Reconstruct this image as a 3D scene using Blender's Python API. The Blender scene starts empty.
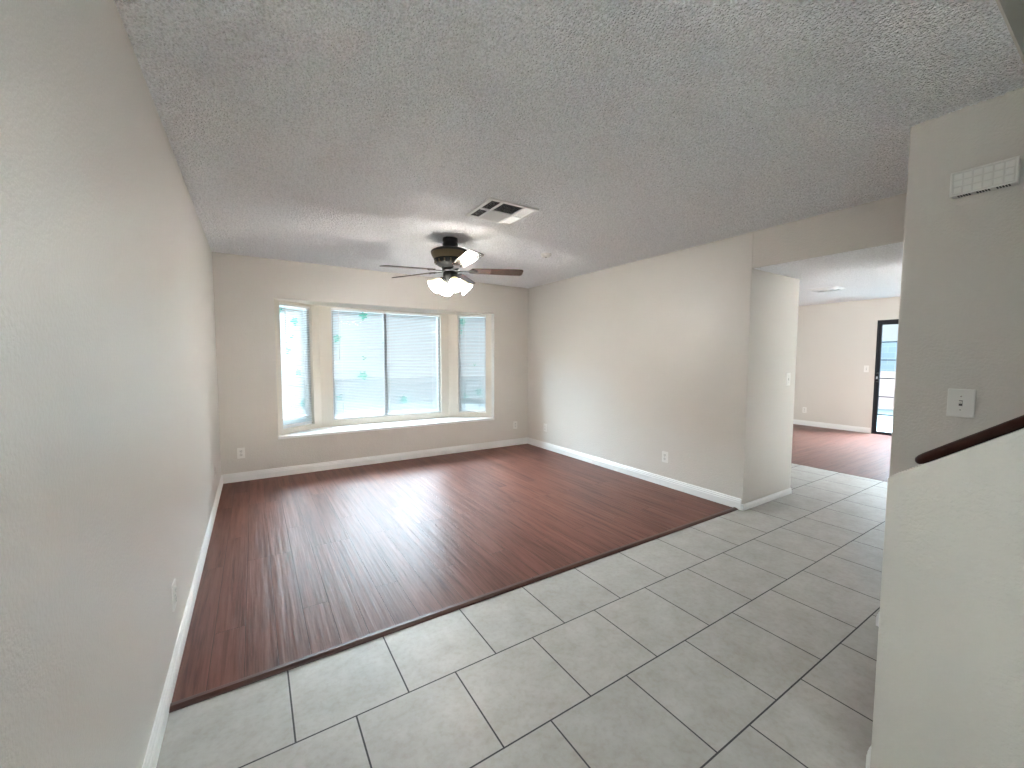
import bpy, math, random
from mathutils import Vector, Matrix
R_ = math.radians
sc = bpy.context.scene
col = sc.collection

# ------------------------------------------------------------------ camera
def look_matrix(loc, yaw, pitch, roll):
    sy, cy, sp, cp = math.sin(yaw), math.cos(yaw), math.sin(pitch), math.cos(pitch)
    f = Vector((sy*cp, cy*cp, -sp)); r = Vector((cy, -sy, 0)); u = r.cross(f)
    c, s = math.cos(roll), math.sin(roll)
    r2 = c*r + s*u; u2 = c*u - s*r
    return Matrix(((r2.x, u2.x, -f.x, loc[0]), (r2.y, u2.y, -f.y, loc[1]),
                   (r2.z, u2.z, -f.z, loc[2]), (0, 0, 0, 1)))
cd = bpy.data.cameras.new('camera'); cam = bpy.data.objects.new('camera', cd); col.objects.link(cam)
cd.sensor_width = 36.0; cd.lens = 36.0*407.25/1024; cd.clip_start = 0.05
cam.matrix_world = look_matrix((0.3252, 0, 1.3475), 0.5655, 0.0621, 0.0028)
sc.camera = cam

# ------------------------------------------------------------------ world, exposure, daylight, added fill lamps
sc.view_settings.view_transform = 'Standard'; sc.view_settings.look = 'None'
sc.view_settings.gamma = 1.0; sc.view_settings.use_curve_mapping = False
sc.view_settings.exposure = 0.30
sc.cycles.use_denoising = True
sc.cycles.max_bounces = 14; sc.cycles.diffuse_bounces = 8; sc.cycles.glossy_bounces = 4
sc.cycles.transmission_bounces = 8; sc.cycles.transparent_max_bounces = 16
sc.cycles.sample_clamp_indirect = 60.0
sc.cycles.caustics_reflective = False; sc.cycles.caustics_refractive = False
w = bpy.data.worlds.new('sky'); sc.world = w; w.use_nodes = True
wn = w.node_tree.nodes; wl = w.node_tree.links
bg = wn['Background']
tc = wn.new('ShaderNodeTexCoord'); sx = wn.new('ShaderNodeSeparateXYZ'); mr = wn.new('ShaderNodeMapRange')
cr = wn.new('ShaderNodeValToRGB')
wl.new(tc.outputs['Generated'], sx.inputs[0]); wl.new(sx.outputs['Z'], mr.inputs['Value'])
mr.inputs['From Min'].default_value = -0.1; mr.inputs['From Max'].default_value = 0.9
wl.new(mr.outputs[0], cr.inputs[0]); wl.new(cr.outputs[0], bg.inputs['Color'])
cr.color_ramp.elements[0].color = (0.90, 0.96, 1.0, 1); cr.color_ramp.elements[1].color = (0.62, 0.80, 1.0, 1)
bg.inputs['Strength'].default_value = 0.92

def area(name, loc, target, sx_, sy_, power, color, spread=180):
    l = bpy.data.lights.new(name, 'AREA'); l.shape = 'RECTANGLE'; l.size = sx_; l.size_y = sy_
    l.energy = power; l.color = color; l.spread = R_(spread)
    o = bpy.data.objects.new(name, l); col.objects.link(o); o.location = loc
    d = Vector(target)-Vector(loc); o.rotation_euler = d.to_track_quat('-Z', 'Y').to_euler()
    return o
area('bay_daylight', (1.0, 10.0, 4.35), (1.95, 5.6, 1.25), 9.0, 2.2, 4500, (0.76, 0.88, 1.0))
area('porch_daylight', (0.55, -1.75, 1.35), (0.75, 0.0, 1.15), 1.2, 2.3, 14, (0.88, 0.95, 1.0))
area('foyer_high_fill', (0.92, -1.85, 4.0), (1.35, 1.6, 0.0), 1.5, 1.4, 60, (0.86, 0.94, 1.0))  # added lamp behind the unseen high window, lights the tile from above
area('patio_daylight', (12.2, 1.2, 3.6), (9.0, 1.9, 0.6), 3.0, 2.0, 3600, (0.72, 0.85, 1.0))
area('den_wall_fill', (5.6, -2.3, 1.6), (9.83, 3.2, 1.2), 1.8, 1.6, 135, (1.0, 0.95, 0.92), 98)  # added lamp outside the unseen side window, brightens the den's far wall
area('den_bounce_fill', (5.8, -3.0, 3.05), (5.8, -0.6, 0.0), 0.9, 0.9, 700, (0.90, 0.95, 1.0), 25)  # added narrow lamp on unseen den floor; its bounce lifts ceiling and soffit
area('foyer_bounce_fill', (0.92, -2.25, 5.6), (0.92, -0.15, 0.0), 1.2, 1.0, 13500, (0.96, 0.98, 1.0), 30)  # added narrow lamp on unseen foyer floor; its bounce brightens the ceiling

# ------------------------------------------------------------------ mesh helpers
class MB:
    def __init__(s): s.v = []; s.f = []; s.sm = []
    def add(s, vs, fs, smooth=False, M=None):
        n = len(s.v)
        s.v += [tuple(M @ Vector(v)) if M else tuple(v) for v in vs]
        s.f += [tuple(i+n for i in f) for f in fs]; s.sm += [smooth]*len(fs)
        return s
    def box(s, lo, hi, M=None):
        (a, b, c), (d, e, f) = lo, hi
        return s.add([(a,b,c),(d,b,c),(d,e,c),(a,e,c),(a,b,f),(d,b,f),(d,e,f),(a,e,f)],
              [(0,3,2,1),(4,5,6,7),(0,1,5,4),(1,2,6,5),(2,3,7,6),(3,0,4,7)], M=M)
    def prism(s, poly, axis, a, b, M=None):
        # poly: 2D points; axis 0: (y,z) 1: (x,z) 2: (x,y)
        def P(p, t): return [(t,p[0],p[1]),(p[0],t,p[1]),(p[0],p[1],t)][axis]
        n = len(poly); vs = [P(p,a) for p in poly]+[P(p,b) for p in poly]
        fs = [tuple(range(n))[::-1], tuple(range(n,2*n))]+[(i,(i+1)%n,n+(i+1)%n,n+i) for i in range(n)]
        return s.add(vs, fs, M=M)
    def lathe(s, prof, segs=32, M=None, smooth=True):
        vs = []; fs = []; n = len(prof)
        for k in range(segs):
            t = 2*math.pi*k/segs
            for r, z in prof: vs.append((r*math.cos(t), r*math.sin(t), z))
        for k in range(segs):
            k2 = (k+1) % segs
            for i in range(n-1): fs.append((k*n+i, k2*n+i, k2*n+i+1, k*n+i+1))
        return s.add(vs, fs, smooth, M)
    def tube(s, pts, r, segs=10, cap=True, rs=None):
        pts = [Vector(p) for p in pts]; vs = []; fs = []
        up = Vector((0,0,1))
        for i, p in enumerate(pts):
            d = (pts[min(i+1,len(pts)-1)]-pts[max(i-1,0)]).normalized()
            a = d.cross(up)
            if a.length < 1e-4: a = d.cross(Vector((1,0,0)))
            a.normalize(); b = a.cross(d)
            rr = rs[i] if rs else r
            for k in range(segs):
                t = 2*math.pi*k/segs; vs.append(tuple(p+rr*(math.cos(t)*a+math.sin(t)*b)))
        for i in range(len(pts)-1):
            for k in range(segs):
                k2 = (k+1) % segs
                fs.append((i*segs+k, i*segs+k2, (i+1)*segs+k2, (i+1)*segs+k))
        if cap: fs.append(tuple(range(segs))[::-1]); fs.append(tuple((len(pts)-1)*segs+k for k in range(segs)))
        return s.add(vs, fs, True)
    def sweep(s, prof, A, B, M=None, nrm=(0,0,1)):
        # prof: list of (across, up) swept from A to B; 'across' = nrm x dir
        A = Vector(A); B = Vector(B); d = (B-A).normalized(); n = Vector(nrm)
        a = d.cross(n).normalized(); u = a.cross(d)
        n_ = len(prof); vs = [tuple(A+p[0]*a+p[1]*u) for p in prof]+[tuple(B+p[0]*a+p[1]*u) for p in prof]
        fs = [tuple(range(n_))[::-1], tuple(range(n_,2*n_))]+[(i,(i+1)%n_,n_+(i+1)%n_,n_+i) for i in range(n_)]
        return s.add(vs, fs, M=M)
    def build(s, name, mat, parent=None, bevel=0, loc=None, subd=0, solid=0):
        import bmesh
        me = bpy.data.meshes.new(name); me.from_pydata(s.v, [], s.f)
        for p, sm in zip(me.polygons, s.sm): p.use_smooth = sm
        bm = bmesh.new(); bm.from_mesh(me)
        bmesh.ops.recalc_face_normals(bm, faces=bm.faces); bm.to_mesh(me); bm.free()
        me.materials.append(mat)
        o = bpy.data.objects.new(name, me); col.objects.link(o)
        if parent: o.parent = parent
        if loc: o.location = loc
        if solid:
            m = o.modifiers.new('solid', 'SOLIDIFY'); m.thickness = solid; m.offset = 0
        if bevel:
            m = o.modifiers.new('bevel', 'BEVEL'); m.width = bevel; m.segments = 2
            m.limit_method = 'ANGLE'; m.angle_limit = R_(40)
        if subd:
            m = o.modifiers.new('sub', 'SUBSURF'); m.levels = subd; m.render_levels = subd
        return o
def struct(o): o['kind'] = 'structure'; return o
def tag(o, label, cat, group=None):
    o['label'] = label; o['category'] = cat
    if group: o['group'] = group
    return o
def thing(name, label, cat, loc, rotz=0, group=None):
    o = bpy.data.objects.new(name, None); col.objects.link(o); o.empty_display_size = 0.1
    o.location = loc; o.rotation_euler = (0, 0, rotz)
    return tag(o, label, cat, group)
def copy_tree(o, parent=None):
    c = o.copy(); col.objects.link(c)
    if parent: c.parent = parent
    for ch in list(o.children): copy_tree(ch, c)
    return c

# ------------------------------------------------------------------ materials
def mat(name, color, rough=0.5, metal=0, coat=0, spec=0.5):
    m = bpy.data.materials.new(name); m.use_nodes = True
    b = m.node_tree.nodes['Principled BSDF']
    b.inputs['Base Color'].default_value = (*color, 1); b.inputs['Roughness'].default_value = rough
    b.inputs['Metallic'].default_value = metal; b.inputs['Coat Weight'].default_value = coat
    b.inputs['Specular IOR Level'].default_value = spec
    return m, m.node_tree.nodes, m.node_tree.links, b
def noise(N, L, vec, scale, detail=3, rough=0.5):
    n = N.new('ShaderNodeTexNoise'); n.inputs['Scale'].default_value = scale
    n.inputs['Detail'].default_value = detail; n.inputs['Roughness'].default_value = rough
    L.new(vec, n.inputs['Vector']); return n.outputs['Fac']
def ramp(N, L, fac, stops):
    r = N.new('ShaderNodeValToRGB'); e = r.color_ramp.elements
    while len(e) < len(stops): e.new(0.5)
    for x, (p, c) in zip(e, stops): x.position = p; x.color = (*c, 1) if len(c) == 3 else c
    L.new(fac, r.inputs[0]); return r.outputs[0]
def bump(N, L, b, h, strength, dist, prev=None):
    n = N.new('ShaderNodeBump'); n.inputs['Strength'].default_value = strength; n.inputs['Distance'].default_value = dist
    L.new(h, n.inputs['Height'])
    if prev: L.new(prev, n.inputs['Normal'])
    if b: L.new(n.outputs[0], b.inputs['Normal'])
    return n.outputs[0]
def mix(N, L, fac, a, b, mode='MIX'):
    n = N.new('ShaderNodeMix'); n.data_type = 'RGBA'; n.blend_type = mode
    for sock, val in ((n.inputs[0], fac), (n.inputs[6], a), (n.inputs[7], b)):
        if hasattr(val, 'links'): L.new(val, sock)
        elif isinstance(val, (int, float)): sock.default_value = val
        else: sock.default_value = (*val, 1)
    return n.outputs[2]
def math_(N, L, op, a, b=None):
    n = N.new('ShaderNodeMath'); n.operation = op
    for i, v in enumerate((a, b)):
        if v is None: continue
        if hasattr(v, 'links'): L.new(v, n.inputs[i])
        else: n.inputs[i].default_value = v
    return n.outputs[0]
def objvec(N, L, scale=None, loc=None, rot=None):
    t = N.new('ShaderNodeTexCoord'); o = t.outputs['Object']
    if scale or loc or rot:
        m = N.new('ShaderNodeMapping'); L.new(o, m.inputs['Vector'])
        if scale: m.inputs['Scale'].default_value = scale
        if loc: m.inputs['Location'].default_value = loc
        if rot: m.inputs['Rotation'].default_value = rot
        o = m.outputs[0]
    return o

def paint(name, color, rough=0.38, strength=0.30, spec=0.5):
    m, N, L, b = mat(name, color, rough, spec=spec, coat=0.25)
    b.inputs['Coat Roughness'].default_value = 0.32
    v = objvec(N, L)
    a = noise(N, L, v, 95, 2, 0.5); c = noise(N, L, v, 240, 2, 0.5)
    h = math_(N, L, 'ADD', math_(N, L, 'MULTIPLY', a, 0.75), math_(N, L, 'MULTIPLY', c, 0.25))
    h = ramp(N, L, h, [(0.40, (0,0,0)), (0.62, (1,1,1))])
    bump(N, L, b, h, strength, 0.004)
    return m
M_wall = paint('beige_wall_paint', (0.64, 0.61, 0.568))
M_den = M_wall
M_white_drywall = paint('cream_bay_paint', (0.66, 0.61, 0.53), 0.4, 0.1)

def popcorn(name, color):
    m, N, L, b = mat(name, color, 0.9, spec=0.2)
    v = objvec(N, L)
    a = noise(N, L, v, 75, 3, 0.6)
    vo = N.new('ShaderNodeTexVoronoi'); vo.inputs['Scale'].default_value = 110; L.new(v, vo.inputs['Vector'])
    blobs = ramp(N, L, vo.outputs['Distance'], [(0.0, (1,1,1)), (0.75, (0,0,0))])
    h = math_(N, L, 'ADD', math_(N, L, 'MULTIPLY', a, 0.9), math_(N, L, 'MULTIPLY', blobs, 0.5))
    sp = noise(N, L, v, 105, 2, 0.7)       # speckle paints the grain's light and shade into the colour
    L.new(ramp(N, L, sp, [(0.31, tuple(c*0.80 for c in color)), (0.57, tuple(min(1, c*1.07) for c in color))]), b.inputs['Base Color'])
    bump(N, L, b, h, 1.0, 0.016)
    return m
M_ceil = popcorn('popcorn_ceiling', (0.90, 0.91, 0.93))
M_white, *_ = mat('white_trim_paint', (0.80, 0.80, 0.79), 0.35)
M_sill, *_ = mat('white_sill_paint', (0.82, 0.82, 0.82), 0.3)
M_plate, *_ = mat('white_plastic', (0.80, 0.79, 0.76), 0.35)
M_plate2, *_ = mat('white_plastic_face', (0.72, 0.71, 0.68), 0.4)
M_slot, *_ = mat('dark_slot', (0.02, 0.02, 0.02), 0.6)
M_screw, *_ = mat('screw_metal', (0.35, 0.33, 0.30), 0.4, 0.8)

# tile floor: running bond of 16 inch tiles
def tile():
    m, N, L, b = mat('beige_ceramic_tile', (0.6, 0.57, 0.52), 0.32)
    S = 0.4062
    v = objvec(N, L, loc=(-1.2219+20.5*S, -1.543+20*S, 0))
    br = N.new('ShaderNodeTexBrick'); L.new(v, br.inputs['Vector'])
    br.offset = 0.5; br.offset_frequency = 2; br.squash = 1
    for k, x in (('Scale', 1), ('Mortar Size', 0.0032), ('Mortar Smooth', 0.15), ('Bias', 0), ('Brick Width', S), ('Row Height', S)):
        br.inputs[k].default_value = x
    br.inputs['Color1'].default_value = (0.0, 0.0, 0.0, 1); br.inputs['Color2'].default_value = (1, 1, 1, 1)
    vv = objvec(N, L)
    n1 = noise(N, L, vv, 7, 6, 0.62); n2 = noise(N, L, vv, 40, 4, 0.6)
    c = ramp(N, L, n1, [(0.32, (0.36, 0.341, 0.310)), (0.5, (0.405, 0.389, 0.363)), (0.68, (0.445, 0.432, 0.408))])
    c2 = ramp(N, L, n2, [(0.30, (0.90, 0.88, 0.85)), (0.55, (1, 1, 1))])
    c = mix(N, L, 1.0, c, c2, 'MULTIPLY')
    tint = mix(N, L, br.outputs['Color'], (0.95, 0.95, 0.95), (1.03, 1.02, 1.01))
    c = mix(N, L, 1.0, c, tint, 'MULTIPLY')
    c = mix(N, L, br.outputs['Fac'], c, (0.045, 0.042, 0.045))
    L.new(c, b.inputs['Base Color'])
    rr = math_(N, L, 'ADD', math_(N, L, 'MULTIPLY', br.outputs['Fac'], 0.35), 0.45)
    L.new(rr, b.inputs['Roughness'])
    inv = math_(N, L, 'SUBTRACT', 1.0, br.outputs['Fac'])
    p = bump(N, L, None, inv, 0.6, 0.004)
    bump(N, L, b, n1, 0.12, 0.02, p)
    return m
M_tile = tile()

def wood_floor(name, rot90, dark=(0.060, 0.022, 0.016), mid=(0.135, 0.055, 0.040), light=(0.18, 0.080, 0.060), spec=0.11):
    m, N, L, b = mat(name, mid, 0.3, spec=spec)
    r = (0, 0, R_(90)) if rot90 else None
    v = objvec(N, L, rot=r, loc=(8.03, 6.02, 0))      # after rotation: x runs along the boards
    br = N.new('ShaderNodeTexBrick'); L.new(v, br.inputs['Vector'])
    br.offset = 0.37; br.offset_frequency = 3; br.squash = 1
    for k, x in (('Scale', 1), ('Mortar Size', 0.0012), ('Mortar Smooth', 0.3), ('Bias', 0), ('Brick Width', 1.22), ('Row Height', 0.128)):
        br.inputs[k].default_value = x
    br.inputs['Color1'].default_value = (0, 0, 0, 1); br.inputs['Color2'].default_value = (1, 1, 1, 1)
    def stretched(sx_, sy_, d, rg, extra=0):
        mp = N.new('ShaderNodeMapping'); mp.inputs['Scale'].default_value = (sx_, sy_, 1)
        off = N.new('ShaderNodeVectorMath'); off.operation = 'ADD'
        sc_ = N.new('ShaderNodeVectorMath'); sc_.operation = 'SCALE'; L.new(br.outputs['Color'], sc_.inputs[0]); sc_.inputs['Scale'].default_value = 7.3+extra
        L.new(v, off.inputs[0]); L.new(sc_.outputs[0], off.inputs[1]); L.new(off.outputs[0], mp.inputs['Vector'])
        return noise(N, L, mp.outputs[0], 1, d, rg)
    g1 = stretched(1.6, 26, 5, 0.65); g2 = stretched(5, 120, 4, 0.6, 3); g3 = stretched(1.3, 30, 2, 0.5, 9)
    f = math_(N, L, 'ADD', math_(N, L, 'MULTIPLY', g1, 0.65), math_(N, L, 'MULTIPLY', g2, 0.35))
    c = ramp(N, L, f, [(0.33, dark), (0.5, mid), (0.68, light)])
    tint = mix(N, L, br.outputs['Color'], (0.88, 0.87, 0.87), (1.12, 1.11, 1.10))
    c = mix(N, L, 1.0, c, tint, 'MULTIPLY')
    c = mix(N, L, br.outputs['Fac'], c, (0.03, 0.012, 0.009))
    L.new(c, b.inputs['Base Color'])
    L.new(math_(N, L, 'ADD', math_(N, L, 'MULTIPLY', g2, 0.14), 0.32), b.inputs['Roughness'])
    inv = math_(N, L, 'SUBTRACT', 1.0, br.outputs['Fac'])
    p = bump(N, L, None, inv, 0.5, 0.002)
    p = bump(N, L, None, g2, 0.15, 0.002, p)
    bump(N, L, b, g3, 0.34, 0.008, p)
    return m
M_wood = wood_floor('scraped_wood_laminate', True)
M_wood2 = wood_floor('scraped_wood_laminate_den', False, spec=0.3)

def timber(name, dark, light, rough=0.35, sc_=(3, 40, 40), coat=0.2, spec=0.5):
    m, N, L, b = mat(name, light, rough, coat=coat, spec=spec)
    v = objvec(N, L, scale=sc_)
    g = noise(N, L, v, 1, 5, 0.6)
    L.new(ramp(N, L, g, [(0.3, dark), (0.7, light)]), b.inputs['Base Color'])
    return m
M_mold = timber('reddish_brown_molding', (0.035, 0.010, 0.006), (0.095, 0.029, 0.017))
M_rail = timber('dark_stained_handrail', (0.015, 0.004, 0.002), (0.05, 0.011, 0.006), 0.45, (40, 4, 4), 0.0, 0.15)
M_blade = timber('walnut_fan_blade', (0.018, 0.006, 0.0035), (0.055, 0.019, 0.012), 0.25, (4, 45, 45), 0.3)
M_black, *_ = mat('black_metal', (0.012, 0.012, 0.013), 0.35, 0.3)
M_bronze, *_ = mat('aged_bronze', (0.13, 0.10, 0.06), 0.42, 0.75)
M_pewter, *_ = mat('dark_pewter', (0.004, 0.0045, 0.0045), 0.6, 0.0, spec=0.2)
M_silver, *_ = mat('bright_bracket_metal', (0.55, 0.55, 0.54), 0.3, 0.9)
M_frame_dark, *_ = mat('dark_bronze_aluminium', (0.018, 0.022, 0.028), 0.4, 0.3)
M_vinyl, *_ = mat('white_vinyl', (0.80, 0.82, 0.84), 0.4)
M_vent, *_ = mat('white_enamel_steel', (0.78, 0.78, 0.77), 0.4)
M_vent_dark, *_ = mat('duct_interior', (0.02, 0.02, 0.022), 0.8)
M_leaf, *_ = mat('aqua_leaf_film', (0.05, 0.55, 0.45), 0.4)

def glass_mat():
    m = bpy.data.materials.new('window_glass'); m.use_nodes = True; N = m.node_tree.nodes; L = m.node_tree.links
    N.remove(N['Principled BSDF']); out = N['Material Output']
    t = N.new('ShaderNodeBsdfTransparent'); t.inputs[0].default_value = (0.93, 0.97, 0.97, 1)
    g = N.new('ShaderNodeBsdfGlossy'); g.inputs['Roughness'].default_value = 0.02
    fr = N.new('ShaderNodeFresnel'); fr.inputs[0].default_value = 1.45
    geo = N.new('ShaderNodeNewGeometry')       # reflect on the outer faces only; no total reflection inside the thin pane
    k = math_(N, L, 'MULTIPLY', fr.outputs[0], math_(N, L, 'SUBTRACT', 1.0, geo.outputs['Backfacing']))
    mx = N.new('ShaderNodeMixShader'); L.new(k, mx.inputs[0]); L.new(t.outputs[0], mx.inputs[1]); L.new(g.outputs[0], mx.inputs[2])
    L.new(mx.outputs[0], out.inputs[0]); return m
M_glass = glass_mat()
def slat_mat():
    m, N, L, b = mat('white_blind_slat', (0.43, 0.425, 0.42), 0.5)
    tr = N.new('ShaderNodeBsdfTranslucent'); tr.inputs[0].default_value = (0.85, 0.90, 0.95, 1)
    mx = N.new('ShaderNodeMixShader'); mx.inputs[0].default_value = 0.11
    L.new(b.outputs[0], mx.inputs[1]); L.new(tr.outputs[0], mx.inputs[2]); L.new(mx.outputs[0], N['Material Output'].inputs[0])
    return m
M_slat = slat_mat()
def leaf_mat():      # clear green cling film: tints the daylight that passes through it
    m, N, L, b = mat('aqua_leaf_film', (0.16, 0.66, 0.58), 0.5)
    tr = N.new('ShaderNodeBsdfTransparent'); tr.inputs[0].default_value = (0.30, 1.0, 0.90, 1)
    mx = N.new('ShaderNodeMixShader'); mx.inputs[0].default_value = 0.85
    L.new(b.outputs[0], mx.inputs[1]); L.new(tr.outputs[0], mx.inputs[2]); L.new(mx.outputs[0], N['Material Output'].inputs[0])
    return m
M_leaf = leaf_mat()
def shade_mat():
    m, N, L, b = mat('lit_frosted_glass', (0.9, 0.88, 0.8), 0.4)
    t = N.new('ShaderNodeTexCoord'); s = N.new('ShaderNodeSeparateXYZ'); L.new(t.outputs['Generated'], s.inputs[0])
    c = ramp(N, L, s.outputs['Z'], [(0.55, (1.0, 0.98, 0.955)), (0.76, (1.0, 0.86, 0.45))])
    L.new(c, b.inputs['Emission Color'])
    st = N.new('ShaderNodeMapRange'); L.new(s.outputs['Z'], st.inputs['Value'])
    st.inputs['From Min'].default_value = 0.46; st.inputs['From Max'].default_value = 0.74
    st.inputs['To Min'].default_value = 140.0; st.inputs['To Max'].default_value = 0.85
    L.new(st.outputs[0], b.inputs['Emission Strength'])
    return m
M_shade = shade_mat()
M_bulb, N_, L_, b_ = mat('lit_bulb', (0.9, 0.9, 0.88), 0.5)
b_.inputs['Emission Color'].default_value = (1.0, 0.975, 0.945, 1); b_.inputs['Emission Strength'].default_value = 320.0

# ------------------------------------------------------------------ room constants (metres)
W = 3.975; D = 5.278; H = 2.44; YE = 1.902; XO = 4.865; ZO = 2.13; YW = 1.944
XS = 2.967; YS = 0.676; XP = 1.982; YP = 0.427; XF = 9.83; XD = 6.2; YB = 0.317
YFR = -1.35; YST = -2.2; YN = 4.7; YSO = -1.5; HT = 4.6

POPCORN_STEP = 0.0055
VX0, VX1, VY0, VY1 = 1.715, 2.122, 2.468, 2.868      # ceiling register
# floors
f = MB()
f.prism([(-0.1,YST-0.1),(XD,YST-0.1),(XD,YN+.1),(XO-.05,YN+.1),(XO-.05,YW+.02),(W+.02,YW+.02),(W+.02,YW),(-0.1,YW)], 2, -0.10, 0.0)
struct(f.build('floor', M_tile))
f = MB(); f.box((-0.1, YW, -0.10), (W+0.02, D+0.1, 0.004)); struct(f.build('floor', M_wood))
f = MB(); f.box((XD, YSO-0.1, -0.10), (XF+0.12, YN+.1, 0.003)); struct(f.build('floor', M_wood2))
# threshold molding between wood and tile (two lengths, butted)
def reducer(x0, x1):
    m = MB(); m.prism([(YW-0.012,0.0),(YW-0.010,0.006),(YW+0.008,0.013),(YW+0.026,0.013),(YW+0.034,0.004),(YW+.034,0.0)], 0, x0, x1)
    return struct(m.build('trim_1', M_mold, bevel=0.002))
reducer(0.013, 1.722); o = reducer(1.724, W-0.013); o.name = 'trim_2'

# ceilings
c = MB()
c.box((-0.1, YB, H+.012), (W, D+0.1, H+0.13)); c.box((W, YB, H), (XO+0.05, D+0.1, H+0.13))
struct(c.build('ceiling', M_ceil))
def popcorn_sheet(x0, x1, y0, y1, z, step):
    # the sprayed popcorn texture itself: a fine sheet displaced downwards by procedural noise
    import numpy as np
    nx = int((x1-x0)/step)+1; ny = int((y1-y0)/step)+1
    X, Y = np.meshgrid(np.linspace(x0, x1, nx), np.linspace(y0, y1, ny))
    co = np.stack([X.ravel(), Y.ravel(), np.full(nx*ny, z)], 1).astype(np.float32)
    i = np.arange(nx*ny).reshape(ny, nx)
    gx, gy = np.meshgrid((np.arange(nx-1)+.5)*(x1-x0)/(nx-1)+x0, (np.arange(ny-1)+.5)*(y1-y0)/(ny-1)+y0)
    keep = ~((gx > VX0) & (gx < VX1) & (gy > VY0) & (gy < VY1)).ravel()      # cut out round the register
    q = np.stack([i[:-1, :-1], i[1:, :-1], i[1:, 1:], i[:-1, 1:]], -1).reshape(-1, 4)[keep].astype(np.int32)
    me = bpy.data.meshes.new('popcorn_texture'); me.vertices.add(nx*ny); me.vertices.foreach_set('co', co.ravel())
    me.loops.add(q.size); me.loops.foreach_set('vertex_index', q.ravel())
    me.polygons.add(len(q)); me.polygons.foreach_set('loop_start', np.arange(0, q.size, 4, dtype=np.int32))
    me.polygons.foreach_set('use_smooth', np.ones(len(q), dtype=bool))
    me.update(calc_edges=True); me.materials.append(M_ceil)
    o = bpy.data.objects.new('ceiling', me); col.objects.link(o); struct(o)
    for kind, size, amp in (('STUCCI', 0.011, 0.012), ('CLOUDS', 0.006, 0.006)):
        t = bpy.data.textures.new('popcorn_'+kind.lower(), kind); t.noise_scale = size
        md = o.modifiers.new('popcorn', 'DISPLACE'); md.texture = t; md.strength = amp; md.mid_level = 0.5; md.direction = 'Z'; md.texture_coords = 'LOCAL'
    return o
popcorn_sheet(0.0, W, YB, D, H, POPCORN_STEP)
c = MB(); c.box((XO+0.05, YSO-0.1, H), (XF+0.1, YN+0.1, H+0.12)); struct(c.build('ceiling', M_ceil))
c = MB(); c.box((-0.12, YST-0.1, HT), (XS+0.12, YB+0.15, HT+0.1)); struct(c.build('ceiling', M_ceil))

# walls
m = MB(); m.box((-0.12, YFR-0.12, -0.05), (0, D+0.12, H+0.02)); m.box((-.12, YFR-.12, H+.02), (0, YB+.12, HT)); struct(m.build('wall_left', M_wall))
BX0, BX1, BZ0, BZ1 = 0.541, 3.358, 0.455, 2.012
m = MB()
YB2 = D+0.082
m.box((-0.12, D, -0.05), (BX0, YB2, H+.02)); m.box((BX1, D, -0.05), (XO, YB2, H+.02))
m.box((BX0, D, -0.05), (BX1, YB2, BZ0-.03)); m.box((BX0, D, BZ1), (BX1, YB2, H+.02))
struct(m.build('wall_back', M_wall))
m = MB(); m.box((W, YE, -0.05), (XO, D, H+.02)); m.box((W, YS, ZO), (XO, YE, H+0.02))
o = struct(m.build('wall_right', M_wall, bevel=0.006))
m = MB(); m.box((XS, YST, -0.05), (XS+0.12, YS, HT)); struct(m.build('wall_stair', M_wall, bevel=0.006))
m = MB(); m.box((XS+0.12, YS-0.12, -0.05), (XO, YS, H+0.02)); struct(m.build('wall_hall', M_wall))
c = MB(); c.box((W+0.02, YS+.01, ZO-0.004), (XO-.01, YE-.01, ZO+.01)); struct(c.build('ceiling', M_ceil))
# stair knee wall with sloped top
KS = 0.748; KZ = 0.981
m = MB(); yt = YP-(H-KZ)/KS
m.prism([(YP,-0.05),(YP,KZ),(yt,H),(YST,H),(YST,-0.05)], 0, XP, XP+0.115)
struct(m.build('wall_knee', M_wall, bevel=0.004))
# stairwell shaft above the ceiling
m = MB(); m.box((0, YB-0.006, H-.008), (XS, YB, HT)); m.box((0, YB, H+.02), (XS, YB+0.12, HT)); m.box((XP, YST, H), (XP+0.115, YB, HT)); m.box((XP, YST-0.12, -0.05), (XS+0.12, YST, HT))
struct(m.build('wall_stairwell', M_wall))
# front wall with door opening
DX0, DX1, DZ = 0.10, 1.02, 2.08; CX0, CX1, CZ0, CZ1 = 0.25, 1.60, 2.85, 4.25
m = MB(); m.box((-.12, YFR-0.12, -.05), (DX0, YFR, CZ0)); m.box((DX1, YFR-0.12, -.05), (XP, YFR, CZ0)); m.box((DX0, YFR-.12, DZ), (DX1, YFR, CZ0))
m.box((-.12, YFR-.12, CZ0), (CX0, YFR, HT)); m.box((CX1, YFR-.12, CZ0), (XP, YFR, HT)); m.box((CX0, YFR-.12, CZ1), (CX1, YFR, HT))
struct(m.build('wall_front', M_wall))
# den (room seen through the opening)
GY0, GY1, GZ = 0.95, 2.712, 2.055
m = MB(); m.box((XF, GY1, -.05), (XF+.12, YN, H)); m.box((XF, YSO, -.05), (XF+.12, GY0, H)); m.box((XF, GY0, GZ), (XF+.12, GY1, H))
struct(m.build('wall_far', M_den))
m = MB(); m.box((XO, YN, -.05), (XF+.12, YN+.12, H)); struct(m.build('wall_den', M_den))
m = MB(); m.box((XO, YSO, -.05), (XO+.12, YS, H)); struct(m.build('wall_den', M_den))
WX0, WX1, WZ0, WZ1 = 5.25, 7.6, 0.7, 2.15
m = MB(); m.box((XO, YSO-.12, -.05), (WX0, YSO, H)); m.box((WX1, YSO-.12, -.05), (XF+.12, YSO, H))
m.box((WX0, YSO-.12, -.05), (WX1, YSO, WZ0)); m.box((WX0, YSO-.12, WZ1), (WX1, YSO, H))
struct(m.build('wall_den', M_den))

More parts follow.
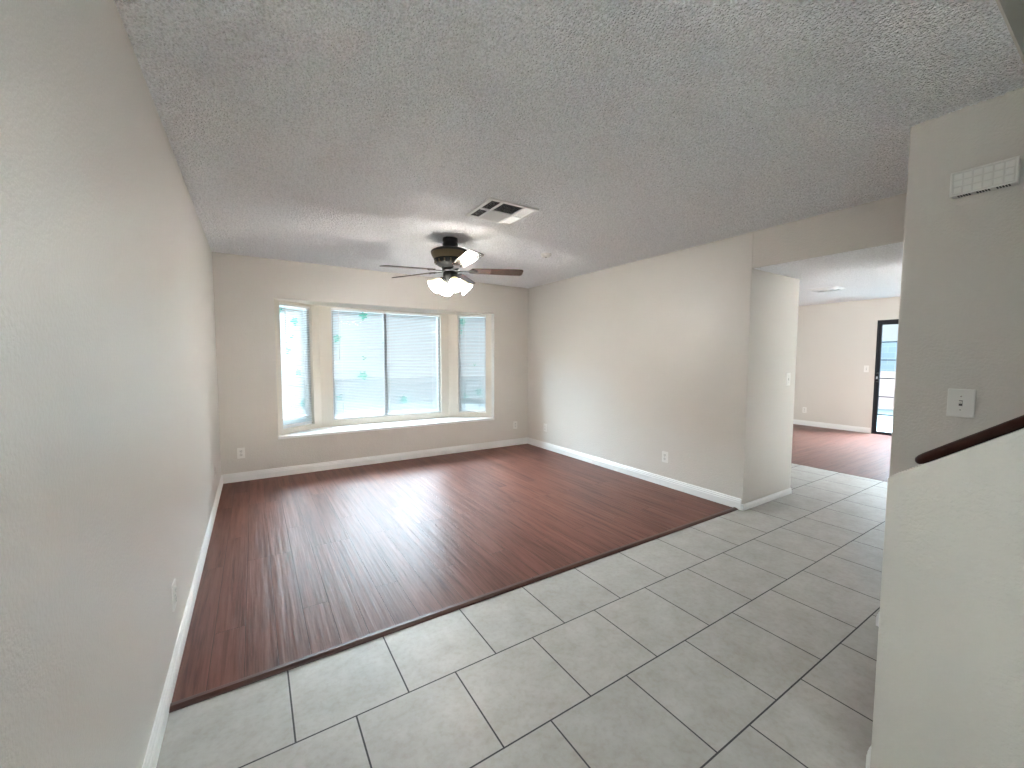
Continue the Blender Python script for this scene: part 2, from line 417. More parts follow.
# ------------------------------------------------------------------ bay
PANELS = dict(left=((0.541, 5.36), (1.05, 5.745), 0.070, 0.525, 0.515, 1.985),
              centre=((1.05, 5.745), (2.832, 5.745), 0.144, 1.660, 0.530, 2.000),
              right=((2.832, 5.745), (3.358, 5.36), 0.142, 0.570, 0.525, 1.998))
def pmat(A, B):
    d = Vector((B[0]-A[0], B[1]-A[1], 0)); L_ = d.length; d.normalize(); n = Vector((-d.y, d.x, 0))
    return Matrix(((d.x, n.x, 0, A[0]), (d.y, n.y, 0, A[1]), (0, 0, 1, 0), (0, 0, 0, 1))), L_, math.atan2(d.y, d.x)
m = MB()
for A, B, s0, s1, z0, z1 in PANELS.values():
    M, L_, _ = pmat(A, B); T = 0.12; E = 0.0
    m.box((0, 0, 0.3), (s0, T, 2.2), M); m.box((s1, 0, 0.3), (L_, T, 2.2), M)
    m.box((s0, 0, 0.3), (s1, T, z0), M); m.box((s0, 0, z1), (s1, T, 2.2), M)
for p in ((1.05, 5.745), (2.832, 5.745)):
    m.lathe([(0, 0.3), (0.12, 0.3), (0.12, 2.2), (0, 2.2)], 8, Matrix.Translation((p[0], p[1]+0.125, 0)), False)
struct(m.build('wall_bay', M_white_drywall))
outer = [(BX0-.02, YB2-.02), (0.47, 5.46), (1.01, 5.87), (2.87, 5.87), (3.43, 5.46), (BX1+.02, YB2-.02)]
inner = [(BX0, D), (BX0, 5.36), (1.05, 5.745), (2.832, 5.745), (BX1, 5.36), (BX1, D)]
m = MB(); m.prism([(BX0-.004, D-0.004)]+[(x, y+.05) if i in (2, 3) else (x+(-.03 if i == 1 else .03 if i == 4 else 0), y+(.03 if i in (1, 4) else 0)) for i, (x, y) in enumerate(inner)][1:5]+[(BX1+.004, D-0.004)], 2, BZ0-0.03, BZ0)
struct(m.build('trim_3', M_sill, bevel=0.003))
m = MB(); m.prism([(BX0, D+.08)]+[(x, y+.05) for x, y in inner[1:5]]+[(BX1, D+.08)], 2, BZ1, BZ1+0.08)
m.prism([(BX0, D+.001), (BX1, D+.001), (BX1, D+.081), (BX0, D+.081)], 2, BZ1-0.001, BZ1+0.05)
struct(m.build('ceiling', M_white_drywall))

def leaf_sticker(M4, s, y, z, size, ang, kind, label):
    # a small sprig of vine leaves, thin film with a little body
    mb = MB(); th = 0.0012
    def leaf(cx, cz, a, ln, wd):
        pts = []
        for t, wv in ((0, 0), (.15, .45), (.35, 1), (.55, .8), (.75, .5), (1, 0), (.75, -.5), (.55, -.8), (.35, -1), (.15, -.45)):
            x = t*ln; q = wv*wd/2
            pts.append((cx+x*math.cos(a)-q*math.sin(a), cz+x*math.sin(a)+q*math.cos(a)))
        mb.prism(pts, 1, -th/2, th/2)
    n = {0: 3, 1: 5, 2: 2}[kind]
    for i in range(n):
        a = ang + (i-(n-1)/2)*(2.2 if kind != 1 else 1.15)
        leaf(0, 0, a, size*(0.55 if i % 2 else 0.65), size*0.42)
    mb.box((-.002, -th/2, -size*.5), (.002, th/2, 0.0))
    P = M4 @ Vector((s, y, z))
    o = mb.build('leaf_sticker', M_leaf)
    o.matrix_world = Matrix.Translation(P) @ M4.to_3x3().to_4x4()
    return tag(o, label, 'leaf sticker', 'leaf stickers on the bay window panes')

def bay_window(idx, key):
    A, B, s0, s1, z0, z1 = PANELS[key]; M, L_, rz = pmat(A, B)
    root = bpy.data.objects.new('window_%d' % idx, None); col.objects.link(root); struct(root)
    root.location = (A[0], A[1], 0); root.rotation_euler = (0, 0, rz)
    fw = 0.028; y0, y1 = 0.048, 0.115
    fr = MB()
    fr.box((s0, y0, z0), (s0+fw, y1, z1)); fr.box((s1-fw, y0, z0), (s1, y1, z1))
    fr.box((s0+fw, y0, z0), (s1-fw, y1, z0+fw)); fr.box((s0+fw, y0, z1-fw), (s1-fw, y1, z1))
    fr.build('frame', M_vinyl, root, bevel=0.002)
    if key == 'centre':
        sm = (s0+s1)/2-0.055
        b = MB(); b.box((sm-.022, y0+.004, z0+fw), (sm+.022, y1-.01, z1-fw)); b.build('mullion', M_vinyl, root, bevel=0.002)
        g = MB(); g.box((s0+fw, .058, z0+fw), (sm-.022, .062, z1-fw)); g.build('pane', M_glass, root)
        g = MB(); g.box((sm+.022, .058, z0+fw), (s1-fw, .062, z1-fw)); g.build('pane', M_glass, root)
    else:
        zr = z0+0.20 if key == 'right' else z0+0.10
        b = MB(); b.box((s0+fw, y0+.006, zr-.014), (s1-fw, y1-.01, zr+.014)); b.build('sash_rail', M_vinyl, root, bevel=0.002)
        g = MB(); g.box((s0+fw, .058, z0+fw), (s1-fw, .062, zr-.014)); g.build('pane', M_glass, root)
        g = MB(); g.box((s0+fw, .058, zr+.014), (s1-fw, .062, z1-fw)); g.build('pane', M_glass, root)
    return M
def blind(key, label, bottom, wand_s, wand_len):
    A, B, s0, s1, z0, z1 = PANELS[key]; M, L_, rz = pmat(A, B)
    a0, a1 = s0+0.008, s1-0.008; yc = 0.034
    root = thing('window_blind', label, 'blind', M @ Vector(((s0+s1)/2, yc, z0)), rz, 'mini blinds in the bay window')
    x0, x1 = a0-(s0+s1)/2, a1-(s0+s1)/2; zt = z1-z0
    h = MB(); h.box((x0, -.013, zt-.028), (x1, .013, zt-.002)); h.build('headrail', M_plate, root, bevel=0.002)
    zb = bottom; pitch = 0.0212; n = int((zt-.036-zb)/pitch)
    sl = MB(); tilt = R_(SLAT_TILT); hw = 0.0125
    prof = []
    for k in range(5):
        t = -1+k*0.5; cx = t*hw; cz = 0.0016*(1-t*t)
        prof.append((cx*math.cos(tilt)-cz*math.sin(tilt), cx*math.sin(tilt)+cz*math.cos(tilt)))
    pr = [(p, q+.0003) for p, q in prof]+[(p, q-.0003) for p, q in prof[::-1]]
    for i in range(n):
        zc = zb+0.014+i*pitch+random.Random(i+hash(key) % 7 if False else i*3+len(key)).uniform(-.0008, .0008)
        sl.prism([(p, zc+q) for p, q in pr], 0, x0+.002, x1-.002)
    sl.build('slats', M_slat, root)
    b = MB(); b.box((x0+.002, -.012, zb-.008), (x1-.002, .012, zb+.004)); b.build('bottom_rail', M_plate, root, bevel=0.002)
    cords = [x0+.1, x1-.1] if x1-x0 < 0.8 else [x0+.12, (x0+x1)/2, x1-.12]
    for cx in cords:
        c_ = MB(); c_.tube([(cx, -.0135, zb), (cx, -.0135, zt-.028)], 0.0008, 5); c_.tube([(cx, .0135, zb), (cx, .0135, zt-.028)], 0.0008, 5)
        c_.build('ladder_cord', M_plate, root)
    if wand_len:
        wx = x0+wand_s
        c_ = MB(); c_.tube([(wx, -.020, zt-.02), (wx, -.024, zt-.05), (wx, -.024, zt-.05-wand_len)], 0.0035, 6)
        c_.build('tilt_wand', M_plate2, root)
    return root
SLAT_TILT = 36
for i, k in ((1, 'left'), (2, 'centre'), (3, 'right')): bay_window(i, k)
blind('left', 'narrow white mini blind in the left angled bay window', 0.035, 0.075, 0.42)
blind('centre', 'wide white mini blind over the middle bay window', 0.012, 0.085, 0.62)
blind('right', 'narrow white mini blind in the right angled bay window', 0.012, 0.075, 0.28)

LEAVES = [  # panel, s, z, size, angle, kind, label
 ('left', .12, 1.90, .085, .4, 0, 'aqua leaf sticker at top left corner of the left bay window'),
 ('left', .32, 1.77, .10, .9, 1, 'largest aqua leaf sticker high on the left bay window'),
 ('left', .28, 1.57, .075, 2.2, 2, 'small two-leaf aqua sticker under the largest one on left bay window'),
 ('left', .22, 1.42, .085, .2, 0, 'aqua leaf sticker in the upper middle of the left bay window'),
 ('left', .35, 1.15, .08, 1.7, 1, 'faint aqua leaf sticker at mid height of the left bay window'),
 ('left', .40, .78, .085, 1.2, 0, 'faint aqua leaf sticker low on the left bay window'),
 ('centre', .56, 1.90, .11, .6, 1, 'large aqua leaf sticker at the top of the middle bay window'),
 ('centre', .22, 1.59, .10, .3, 1, 'bright aqua leaf sticker beside the wand of the middle blind'),
 ('centre', .85, 1.55, .085, 2.4, 2, 'small aqua leaf sticker left of the central mullion of the bay window'),
 ('centre', .54, 1.09, .12, 1.1, 1, 'large aqua leaf sprig sticker in the middle of left sliding pane'),
 ('centre', .56, 1.33, .07, .2, 0, 'tiny aqua leaf sticker above the large sprig in left sliding pane'),
 ('centre', .24, .82, .08, .9, 0, 'faint aqua leaf sticker low at left of the middle bay window'),
 ('centre', 1.10, .74, .11, 1.6, 1, 'aqua leaf sticker low in the right sliding pane of bay window'),
 ('right', .20, 1.88, .11, 1.2, 1, 'aqua leaf sticker at the top of the right bay window'),
 ('right', .19, 1.73, .07, 2.9, 2, 'small aqua leaf sticker just under the top one on right bay window'),
 ('right', .39, 1.24, .06, .5, 0, 'tiny pale leaf sticker halfway down the right bay window'),
 ('right', .245, .76, .09, 2.0, 0, 'aqua leaf sticker low at left of the right bay window'),
 ('right', .44, .83, .10, .6, 1, 'aqua leaf sticker low at right of the right bay window')]
for key, s, z, size, ang, kind, label in LEAVES:
    M, _, _ = pmat(*PANELS[key][:2]); leaf_sticker(M, s, 0.0565, min(z+0.022, PANELS[key][5]-.028-.045), size, ang, kind, label)

# ------------------------------------------------------------------ baseboards
def base_prof(h, t):
    return [(0, 0), (t, 0), (t, h*.62), (t*.82, h*.66), (t*.82, h*.78), (t*.55, h*.84), (t*.5, h*.93), (t*.2, h), (0, h)]
def baseboard(name, A, B, inward, h=0.098, t=0.014):
    A = Vector(A); B = Vector(B); d = (B-A).normalized(); a = d.cross(Vector((0, 0, 1)))
    if a.dot(Vector(inward)) < 0: A, B = B, A
    m = MB(); m.sweep(base_prof(h, t), A, B)
    return struct(m.build(name, M_white))
baseboard('baseboard_left', (0, YFR, 0), (0, D, 0), (1, 0, 0))
baseboard('baseboard_back', (0, D, 0.002), (W, D, 0.002), (0, -1, 0), .099)
baseboard('baseboard_right', (W, YE+0.012, 0.002), (W, D, 0.002), (-1, 0, 0), .099)
baseboard('baseboard_opening', (W-0.009, YE, 0), (XO+.004, YE, 0), (0, -1, 0), 0.055, 0.011)
m = MB(); m.box((W-.011, YE-.011, 0), (W, YE+.012, 0.055)); m.build('baseboard_corner', M_white); struct(bpy.data.objects['baseboard_corner'])
baseboard('baseboard_far', (XF, GY1+.01, 0), (XF, YN, 0), (-1, 0, 0), 0.10)
baseboard('baseboard_den', (XO, YN, 0), (XF, YN, 0), (0, -1, 0), 0.10)
baseboard('baseboard_stair', (XS, YB, 0), (XS, YS, 0), (-1, 0, 0), 0.075, 0.012)
baseboard('baseboard_hall', (XS-.012, YS, 0), (XO, YS, 0), (0, 1, 0), 0.075, 0.012)
baseboard('baseboard_knee', (XP, YP, 0), (XP+.115, YP, 0), (0, 1, 0), 0.088, 0.010)
baseboard('baseboard_front', (DX1+.05, YFR, 0), (XP, YFR, 0), (0, 1, 0))

# ------------------------------------------------------------------ sliding glass door in the den, front door
d = bpy.data.objects.new('door_1', None); col.objects.link(d); struct(d); d.location = (XF, GY1, 0)
GW = GY1-GY0
m = MB(); m.box((.005, -.02, 0), (.10, 0, GZ)); m.box((.005, -GW, 0), (.10, -GW+.02, GZ)); m.box((.005, -GW+.02, GZ-.045), (.10, -.02, GZ)); m.box((.005, -GW+.02, 0), (.10, -.02, .022))
m.build('frame', M_frame_dark, d)
def sash(y0, y1, x, nm):
    s = MB(); st = 0.048
    s.box((x, y0, .022), (x+.035, y0+st, GZ-.045)); s.box((x, y1-st, .022), (x+.035, y1, GZ-.045))
    s.box((x, y0+st, GZ-.085), (x+.035, y1-st, GZ-.045)); s.box((x, y0+st, .022), (x+.035, y1-st, .05))
    o = s.build('sash', M_frame_dark, d)
    g = MB(); g.box((x+.015, y0+st, .05), (x+.02, y1-st, GZ-.085)); g.build('pane', M_glass, o)
    mu = MB()
    for z in (1.662, 1.342, 1.013, .683, .361): mu.box((x+.008, y0+st, z-.008), (x+.027, y1-st, z+.008))
    for k in (1, 2): yy = y0+st+(y1-y0-2*st)*k/3; mu.box((x+.009, yy-.008, .05), (x+.026, yy+.008, GZ-.085))
    mu.build('muntins', M_frame_dark, o)
    return o
s1 = sash(-.02-.90, -.02, .012, 'sash')
hb = MB(); hb.box((-.004, -.062, .93), (.012, -.026, 1.13)); hb.tube([(-.004, -.044, .95), (-.045, -.044, .98), (-.045, -.044, 1.08), (-.004, -.044, 1.11)], .010, 8)
ho = hb.build('handle', M_black, s1)
lt = MB(); lt.box((-.052, -.050, 1.00), (-.002, -.038, 1.045)); lt.build('latch', M_silver, ho)
sash(-GW+.02, -.02-.85, .055, 'sash')
d = bpy.data.objects.new('door_2', None); col.objects.link(d); struct(d); d.location = (DX0, YFR, 0)
DW = DX1-DX0
m = MB(); m.box((0, -.11, 0), (.04, .0, DZ)); m.box((DW-.04, -.11, 0), (DW, 0, DZ)); m.box((.04, -.11, DZ-.04), (DW-.04, 0, DZ)); m.build('frame', M_white, d)
m = MB(); m.box((.045, -.07, .01), (.12, -.03, DZ-.045)); m.box((DW-.12, -.07, .01), (DW-.045, -.03, DZ-.045)); m.box((.12, -.07, .01), (DW-.12, -.03, .2)); m.box((.12, -.07, DZ-.14), (DW-.12, -.03, DZ-.045))
o = m.build('leaf', M_white, d); g = MB(); g.box((.12, -.052, .2), (DW-.12, -.048, DZ-.14)); g.build('pane', M_glass, o)
d = bpy.data.objects.new('window_5', None); col.objects.link(d); struct(d); d.location = (CX0, YFR, CZ0)  # high foyer window, unseen, added to bring light in from above
ww, wh = CX1-CX0, CZ1-CZ0
m = MB(); m.box((0, -.10, 0), (.04, -.04, wh)); m.box((ww-.04, -.10, 0), (ww, -.04, wh)); m.box((.04, -.10, 0), (ww-.04, -.04, .04)); m.box((.04, -.10, wh-.04), (ww-.04, -.04, wh))
m.build('frame', M_vinyl, d); g = MB(); g.box((.04, -.072, .04), (ww-.04, -.068, wh-.04)); g.build('pane', M_glass, d)
# den side window (unseen, added to let the fill lamps in)
d = bpy.data.objects.new('window_4', None); col.objects.link(d); struct(d); d.location = (WX0, YSO, WZ0)
ww, wh = WX1-WX0, WZ1-WZ0
m = MB(); m.box((0, -.10, 0), (.04, -.04, wh)); m.box((ww-.04, -.10, 0), (ww, -.04, wh)); m.box((.04, -.10, 0), (ww-.04, -.04, .04)); m.box((.04, -.10, wh-.04), (ww-.04, -.04, wh)); m.box((ww/2-.02, -.10, .04), (ww/2+.02, -.04, wh-.04))
m.build('frame', M_vinyl, d); g = MB(); g.box((.04, -.072, .04), (ww-.04, -.068, wh-.04)); g.build('pane', M_glass, d)

# ------------------------------------------------------------------ outside
m_, N, L, b = mat('pale_concrete', (0.60, 0.62, 0.62), 0.8); L.new(ramp(N, L, noise(N, L, objvec(N, L), 3, 5), [(.3, (.30, .40, .41)), (.7, (.38, .47, .47))]), b.inputs['Base Color'])
m = MB(); m.box((-25, -25, -0.35), (45, 30, -0.12)); o = struct(m.build('ground', m_))
mf, N, L, b = mat('block_wall', (0.42, 0.52, 0.60), 0.85)
br = N.new('ShaderNodeTexBrick'); L.new(objvec(N, L, rot=(0, R_(90), R_(90))), br.inputs['Vector']); br.inputs['Scale'].default_value = 1
br.inputs['Brick Width'].default_value = .4; br.inputs['Row Height'].default_value = .2; br.inputs['Mortar Size'].default_value = .008
br.inputs['Color1'].default_value = (.40, .50, .58, 1); br.inputs['Color2'].default_value = (.46, .55, .62, 1); br.inputs['Mortar'].default_value = (.55, .62, .68, 1)
L.new(br.outputs['Color'], b.inputs['Base Color'])
m = MB(); m.box((19.0, -6, -.13), (19.2, 14, 1.95)); m.box((18.97, -6, 1.95), (19.23, 14, 2.0)); o = m.build('garden_wall', mf)
tag(o, 'blue-grey block wall beyond the patio outside the sliding glass door', 'garden wall')
mp, *_ = mat('pink_stucco', (0.62, 0.45, 0.42), 0.85)
m = MB(); m.box((16.2, -2, -.13), (16.5, 8, .95)); m.box((16.17, -2, .95), (16.53, 8, 1.0)); o = m.build('planter_wall', mp)
tag(o, 'low pinkish planter wall across the patio outside sliding door', 'planter wall')

# ------------------------------------------------------------------ stairs and handrail
m = MB()
for i in range(11):
    y1 = YP-0.02-i*0.235; m.box((XP+.116, y1-0.26, i*0.1757), (XS-.001, y1, (i+1)*0.1757))
struct(m.build('staircase', M_wood2))
def rail():
    a = Vector((0, -1, KS)).normalized()
    zk = lambda y: KZ+(YP-y)*KS
    xc = XP+0.045
    prof = [(-.026, 0), (.026, 0), (.030, .006), (.030, .017), (.024, .024), (.012, .028), (-.012, .028), (-.024, .024), (-.030, .017), (-.030, .006)]
    m = MB(); ys = 0.366; n = len(prof); rings = []
    d = Vector((0, -1, KS)).normalized(); u = Vector((0, KS, 1)).normalized()
    vs = []
    stations = [(-0.0, .35), (0.006, .72), (0.016, .93), (0.030, 1.0), (2.2, 1.0)]
    for t, s in stations:
        P = Vector((xc, ys, zk(ys)+.001))+d*t
        for x, z in prof: vs.append(tuple(P+Vector((x*s, 0, 0))+u*(.012+(z-.012)*s)))
    fs = [tuple(range(n))[::-1], tuple((len(stations)-1)*n+k for k in range(n))]
    for i in range(len(stations)-1):
        for k in range(n): fs.append((i*n+k, i*n+(k+1) % n, (i+1)*n+(k+1) % n, (i+1)*n+k))
    m.add(vs, fs, True)
    return m.build('handrail', M_rail)
tag(rail(), 'dark brown wooden handrail on the sloped top of the stair knee wall', 'handrail')

# ------------------------------------------------------------------ ceiling fan
FX, FY = 1.876, 3.502
fan = thing('ceiling_fan', 'bronze and black ceiling fan with five walnut blades and four lit glass shades', 'ceiling fan', (FX, FY, H))
m = MB(); m.lathe([(0, 0), (.066, 0), (.069, -.006), (.069, -.030), (.064, -.036), (.064, -.042), (.070, -.052), (.070, -.064), (.058, -.082), (.054, -.100), (0, -.100)], 40); m.build('canopy', M_black, fan)
m = MB(); m.lathe([(0, -.098), (.060, -.098), (.10, -.100), (.145, -.106), (.170, -.118), (.177, -.130), (.175, -.136), (0, -.136)], 48); m.build('housing_cap', M_black, fan)
m = MB(); m.lathe([(0, -.135), (.174, -.135), (.172, -.146), (.163, -.168), (.150, -.188), (.148, -.194), (0, -.194)], 48); m.build('housing_band', M_bronze, fan)
m = MB(); m.lathe([(0, -.193), (.149, -.193), (.146, -.200), (.140, -.220), (.127, -.238), (.104, -.252), (.082, -.260), (.078, -.272), (0, -.272)], 48)
ho = m.build('motor_housing', M_pewter, fan)
for k in range(16):
    t = 2*math.pi*k/16
    Mx = Matrix.Rotation(t, 4, 'Z')
    s = MB(); s.box((.132, -.006, -.230), (.1445, .006, -.204), Mx); s.build('cooling_slot', M_bronze, ho, bevel=0.001)
m = MB(); m.lathe([(0, -.271), (.076, -.271), (.076, -.300), (0, -.300)], 40); m.build('flywheel', M_black, fan)
m = MB(); m.lathe([(0, -.299), (.050, -.299), (.064, -.306), (.068, -.324), (.066, -.350), (.054, -.366), (.048, -.374), (.048, -.388), (.032, -.404), (.020, -.418), (.008, -.428), (0, -.430)], 40); m.build('light_fitter', M_pewter, fan)
BZ = -0.287
def blade(ang, droop):
    Rz = Matrix.Rotation(R_(ang), 4, 'Z'); Rp = Matrix.Rotation(R_(-7 if droop > 3 else -12), 4, 'X'); Rd = Matrix.Rotation(R_(droop), 4, 'Y')
    Mx = Matrix.Translation((0, 0, BZ)) @ Rz @ Rd @ Rp
    x0, x1 = .195, .672; pts = []
    for x, y in ((x0, .048), (x0+.05, .056), (x1-.10, .066), (x1-.025, .066), (x1-.006, .058), (x1, .040), (x1, -.040), (x1-.006, -.058), (x1-.025, -.066), (x1-.10, -.066), (x0+.05, -.056), (x0, -.048), (x0-.012, -.02), (x0-.012, .02)):
        pts.append((x, y))
    me = MB(); me.prism(pts, 2, -.003, .003); o = me.build('blade', M_blade, fan, bevel=0.0015)
    o.matrix_local = Mx
    b = MB()      # bracket: arm from the flywheel spreading into a three-lobed plate under the blade
    b.prism([(.06, .016), (.12, .012), (.165, .016), (.185, .036), (.21, .042), (.222, .034), (.215, .018), (.245, .008), (.25, 0), (.245, -.008), (.215, -.018), (.222, -.034), (.21, -.042), (.185, -.036), (.165, -.016), (.12, -.012), (.07, -.016)], 2, -.0085, -.0035)
    for q in ((.207, .03), (.207, -.03), (.237, 0)): b.lathe([(0, -.012), (.005, -.0105), (.006, -.0085), (0, -.0085)], 10, Matrix.Translation((q[0], q[1], 0)))
    b.build('blade_bracket', M_black, o)
    return o
for a, dr in ((120, 0.5), (192, 5.5), (264, -1.0), (336, 0), (48, 1.0)): blade(a, dr)
for k in range(4):
    az = R_(174+90*k); tilt = R_(51)     # shade axis tilts outwards from straight down
    Mx = Matrix.Rotation(az, 4, 'Z')
    neck = Vector((.058, 0, -.362)); ax = Vector((math.sin(tilt), 0, -math.cos(tilt)))
    a = MB()
    pts = [Mx @ Vector((.03, 0, -.357)), Mx @ (neck+ax*0.006), Mx @ (neck+ax*.028)]
    a.tube(pts, .014, 10, rs=[.012, .014, .020])
    Mr = Mx @ Matrix.Translation(neck) @ Matrix.Rotation(math.pi-tilt, 4, 'Y')
    a.lathe([(0, .014), (.022, .016), (.025, .022), (.025, .036), (0, .036)], 20, Mr)
    arm = a.build('shade_holder', M_pewter, fan)
    s = MB()
    prof = [(.021, .030), (.030, .040), (.040, .056), (.045, .074), (.046, .092), (.049, .110), (.057, .126), (.068, .138)]
    pin = [(r-.003, z) for r, z in prof[::-1]]
    s.lathe(prof+pin, 28, Mr)
    sh = s.build('lamp_shade', M_shade, arm)
    bl = MB(); bl.lathe([(0, .036), (.012, .040), (.014, .052), (.022, .070), (.024, .084), (.018, .100), (0, .106)], 16, Mr)
    bl.build('bulb', M_bulb, arm)

# ------------------------------------------------------------------ ceiling air register
v = thing('air_vent', 'white square ceiling register with six louvred sections near the fan', 'vent', ((VX0+VX1)/2, (VY0+VY1)/2, H-0.003))
hx, hy = (VX1-VX0)/2, (VY1-VY0)/2; fw = .026; xb = [-hx+fw, -hx+fw+.085, hx-fw-.085, hx-fw]; yb = [-hy+fw, 0.0, hy-fw]; bw = .007
fr = MB()
fr.box((-hx, -hy, -.010), (hx, -hy+fw, 0)); fr.box((-hx, hy-fw, -.010), (hx, hy, 0)); fr.box((-hx, -hy+fw, -.010), (-hx+fw, hy-fw, 0)); fr.box((hx-fw, -hy+fw, -.010), (hx, hy-fw, 0))
for x in xb[1:3]: fr.box((x-bw, -hy+fw, -.012), (x+bw, hy-fw, 0))
for a, b_ in ((xb[0], xb[1]-bw), (xb[1]+bw, xb[2]-bw), (xb[2]+bw, xb[3])): fr.box((a, -bw, -.012), (b_, bw, 0))
fr.build('frame', M_vent, v, bevel=0.002)
bk = MB(); bk.box((-hx+fw, -hy+fw, -.0012), (hx-fw, hy-fw, -.0002)); bk.build('duct', M_vent_dark, v)
def louvre(x0, x1, y0, y1, dirn):
    m = MB(); n = 0; p = .0135; ln = .0105; a = R_(24 if dirn[1] == 'y' else 36)
    if dirn in ('-x', '+x'):
        s = -1 if dirn == '-x' else 1; k = int((x1-x0)/p)
        for i in range(k):
            x = x0+(i+.5)*(x1-x0)/k; dx = s*ln/2*math.cos(a); dz = ln/2*math.sin(a)
            m.prism([(x-dx, -.0058+dz), (x-dx+.0008, -.0058+dz), (x+dx+.0008, -.0058-dz), (x+dx, -.0058-dz)], 1, y0, y1)
    else:
        s = -1 if dirn == '-y' else 1; k = int((y1-y0)/p)
        for i in range(k):
            y = y0+(i+.5)*(y1-y0)/k; dy = s*ln/2*math.cos(a); dz = ln/2*math.sin(a)
            m.prism([(y-dy, -.0058+dz), (y-dy+.0008, -.0058+dz), (y+dy+.0008, -.0058-dz), (y+dy, -.0058-dz)], 0, x0, x1)
    m.build('louvre', M_vent, v)
for j in (0, 1):
    ya, yc_ = (yb[0], -bw) if j == 0 else (bw, yb[2])
    louvre(xb[0], xb[1]-bw, ya, yc_, '-x'); louvre(xb[1]+bw, xb[2]-bw, ya, yc_, '-y' if j == 0 else '+y'); louvre(xb[2]+bw, xb[3], ya, yc_, '+x')

s = thing('smoke_detector', 'small round white smoke detector on ceiling beyond the fan', 'smoke detector', (2.943, 3.469, H))
m = MB(); m.lathe([(0, 0), (.058, 0), (.058, -.008), (.052, -.012), (0, -.012)], 28); m.build('mounting_plate', M_plate2, s)
m = MB(); m.lathe([(0, -.011), (.050, -.011), (.049, -.022), (.042, -.030), (.030, -.034), (0, -.034)], 28); m.build('cover', M_plate, s)
m = MB(); m.lathe([(0, -.033), (.008, -.033), (.008, -.0365), (0, -.037)], 12); m.build('test_button', M_slot, s)

s = thing('air_vent', 'white square ceiling diffuser in the far room', 'vent', (7.85, 2.79, H))
m = MB()
for k in range(3):
    r0 = .19-.055*k; r1 = r0-.045; z0, z1 = -.004, -.022
    vs = [(r0*a, r0*b_, -.001) for a, b_ in ((1, 1), (-1, 1), (-1, -1), (1, -1))]+[(r1*a, r1*b_, z1) for a, b_ in ((1, 1), (-1, 1), (-1, -1), (1, -1))]+[((r1-.002)*a, (r1-.002)*b_, z1) for a, b_ in ((1, 1), (-1, 1), (-1, -1), (1, -1))]+[((r0-.002)*a, (r0-.002)*b_, -.001) for a, b_ in ((1, 1), (-1, 1), (-1, -1), (1, -1))]
    fs = [(i, (i+1) % 4, 4+(i+1) % 4, 4+i) for i in range(4)]+[(4+i, 4+(i+1) % 4, 8+(i+1) % 4, 8+i) for i in range(4)]+[(8+i, 8+(i+1) % 4, 12+(i+1) % 4, 12+i) for i in range(4)]
    m.add(vs, fs)
m.build('cone', M_vent, s)
m = MB(); m.box((-.035, -.035, -.020), (.035, .035, -.014)); m.build('centre_plate', M_vent, s)

# ------------------------------------------------------------------ wall plates (local frame: x along wall, y out of the wall, z up)
def rounded(wd, hd, r, n=4):
    pts = []
    for cx, cz, a0 in ((wd-r, hd-r, 0), (-wd+r, hd-r, 90), (-wd+r, -hd+r, 180), (wd-r, -hd+r, 270)):
        for i in range(n+1):
            a = R_(a0+90*i/n); pts.append((cx+r*math.cos(a), cz+r*math.sin(a)))
    return pts
def outlet(label, loc, rz, group='wall outlets'):
    t = thing('power_outlet', label, 'outlet', loc, rz, group)
    m = MB(); m.prism(rounded(.036, .058, .005), 1, 0, .0055); pl = m.build('cover_plate', M_plate, t, bevel=.0015)
    for s in (1, -1):
        r = MB(); r.prism([(x, z+s*.0205) for x, z in rounded(.0168, .0140, .009)], 1, .005, .0085); o = r.build('socket', M_plate2, t)
        k = MB()
        k.box((-.0075, .0084, s*.0205-.002), (-.0050, .0088, s*.0205+.008)); k.box((.0050, .0084, s*.0205-.002), (.0075, .0088, s*.0205+.007)); k.lathe([(0, 0), (.0028, 0), (.0028, .0004), (0, .0004)], 10, Matrix.Translation((0, .0084, s*.0205-.008)) @ Matrix.Rotation(R_(-90), 4, 'X'))
        k.build('slots', M_slot, o)
    m = MB(); m.lathe([(0, 0), (.0034, 0), (.003, .0012), (0, .0014)], 12, Matrix.Translation((0, .0055, 0)) @ Matrix.Rotation(R_(-90), 4, 'X')); m.build('screw', M_screw, t)
    return t
RW, BK, LW = R_(90), R_(180), R_(-90)      # right wall (faces -x), back wall (faces -y), left wall (faces +x)
outlet('white outlet on left wall nearest the tile floor', (0, 2.238, .314), LW)
outlet('white outlet on left wall close to the back corner', (0, 4.49, .33), LW)
outlet('white outlet on window wall left of the bay', (.182, D, .313), BK)
outlet('white outlet on window wall right of the bay', (3.735, D, .318), BK)
outlet('white outlet on right wall close to the back corner', (W, 4.82, .322), RW)
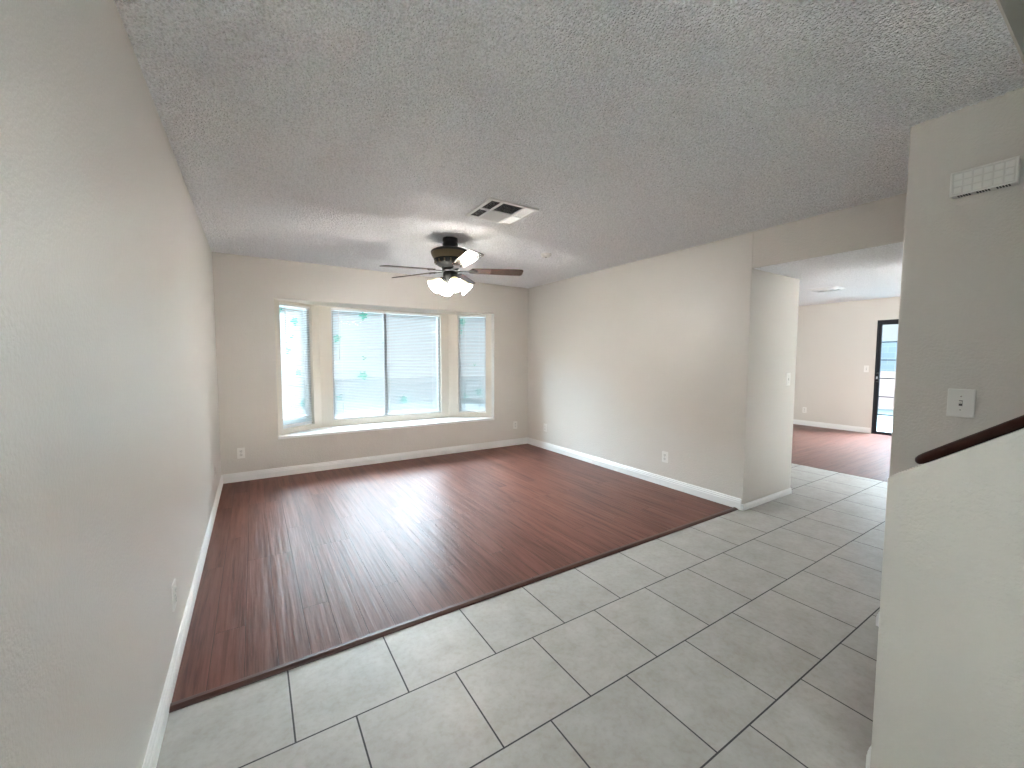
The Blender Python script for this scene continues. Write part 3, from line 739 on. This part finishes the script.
outlet('white outlet on right wall nearer the opening', (W, 2.722, .314), RW)
outlet('white outlet on far room wall above its baseboard', (XF, 3.79, .315), RW)
def switch(label, loc, rz, wide=.036):
    t = thing('light_switch', label, 'light switch', loc, rz)
    m = MB(); m.prism(rounded(wide, .062, .004), 1, 0, .007); m.build('cover_plate', M_plate, t, bevel=.002)
    m = MB(); m.box((-.0055, .0069, -.012), (.0055, .0074, .012)); o = m.build('slot', M_slot, t)
    m = MB(); m.prism([(.007, -.004), (.0165, .004), (.0165, .010), (.007, .006)], 0, -.0045, .0045); m.build('toggle', M_plate, t, bevel=.001)
    for s in (1, -1):
        m = MB(); m.lathe([(0, 0), (.0034, 0), (.003, .0012), (0, .0014)], 12, Matrix.Translation((0, .007, s*.030)) @ Matrix.Rotation(R_(-90), 4, 'X')); m.build('screw', M_screw, t)
    return t
switch('wide white single-toggle switch plate on stair wall above the handrail', (XS, .450, 1.157), RW, .042)
switch('white light switch on the end face of wall at the opening', (4.71, YE, 1.157), BK)
switch('white light switch on far room wall beside the sliding door', (XF, 2.83, 1.18), RW)

# doorbell chime box
t = thing('doorbell_chime', 'white doorbell chime box with square grille high on stair wall', 'doorbell chime', (XS, .426, 2.107), RW)
m = MB(); m.prism(rounded(.093, .049, .004), 1, 0, .046); m.build('housing', M_plate2, t, bevel=.003)
m = MB(); m.box((-.095, .044, -.051), (.095, .052, -.045)); m.box((-.095, .044, .045), (.095, .052, .051)); m.box((-.095, .044, -.045), (-.088, .052, .045)); m.box((.088, .044, -.045), (.095, .052, .045)); m.build('rim', M_plate, t, bevel=.002)
m = MB()
for i in range(6):
    for j in range(3):
        x = -.0715+i*.0286; z = -.0285+j*.0285; m.box((x-.0125, .045, z-.0122), (x+.0125, .0492, z+.0122))
m.build('grille', M_plate, t, bevel=.002)
m = MB()
for c0 in (-.055, 0, .055):
    for k in range(5): m.box((c0-.016+k*.008-.0026, .008, -.0497), (c0-.016+k*.008+.0026, .038, -.0485))
m.build('vent_slots', M_slot, t)
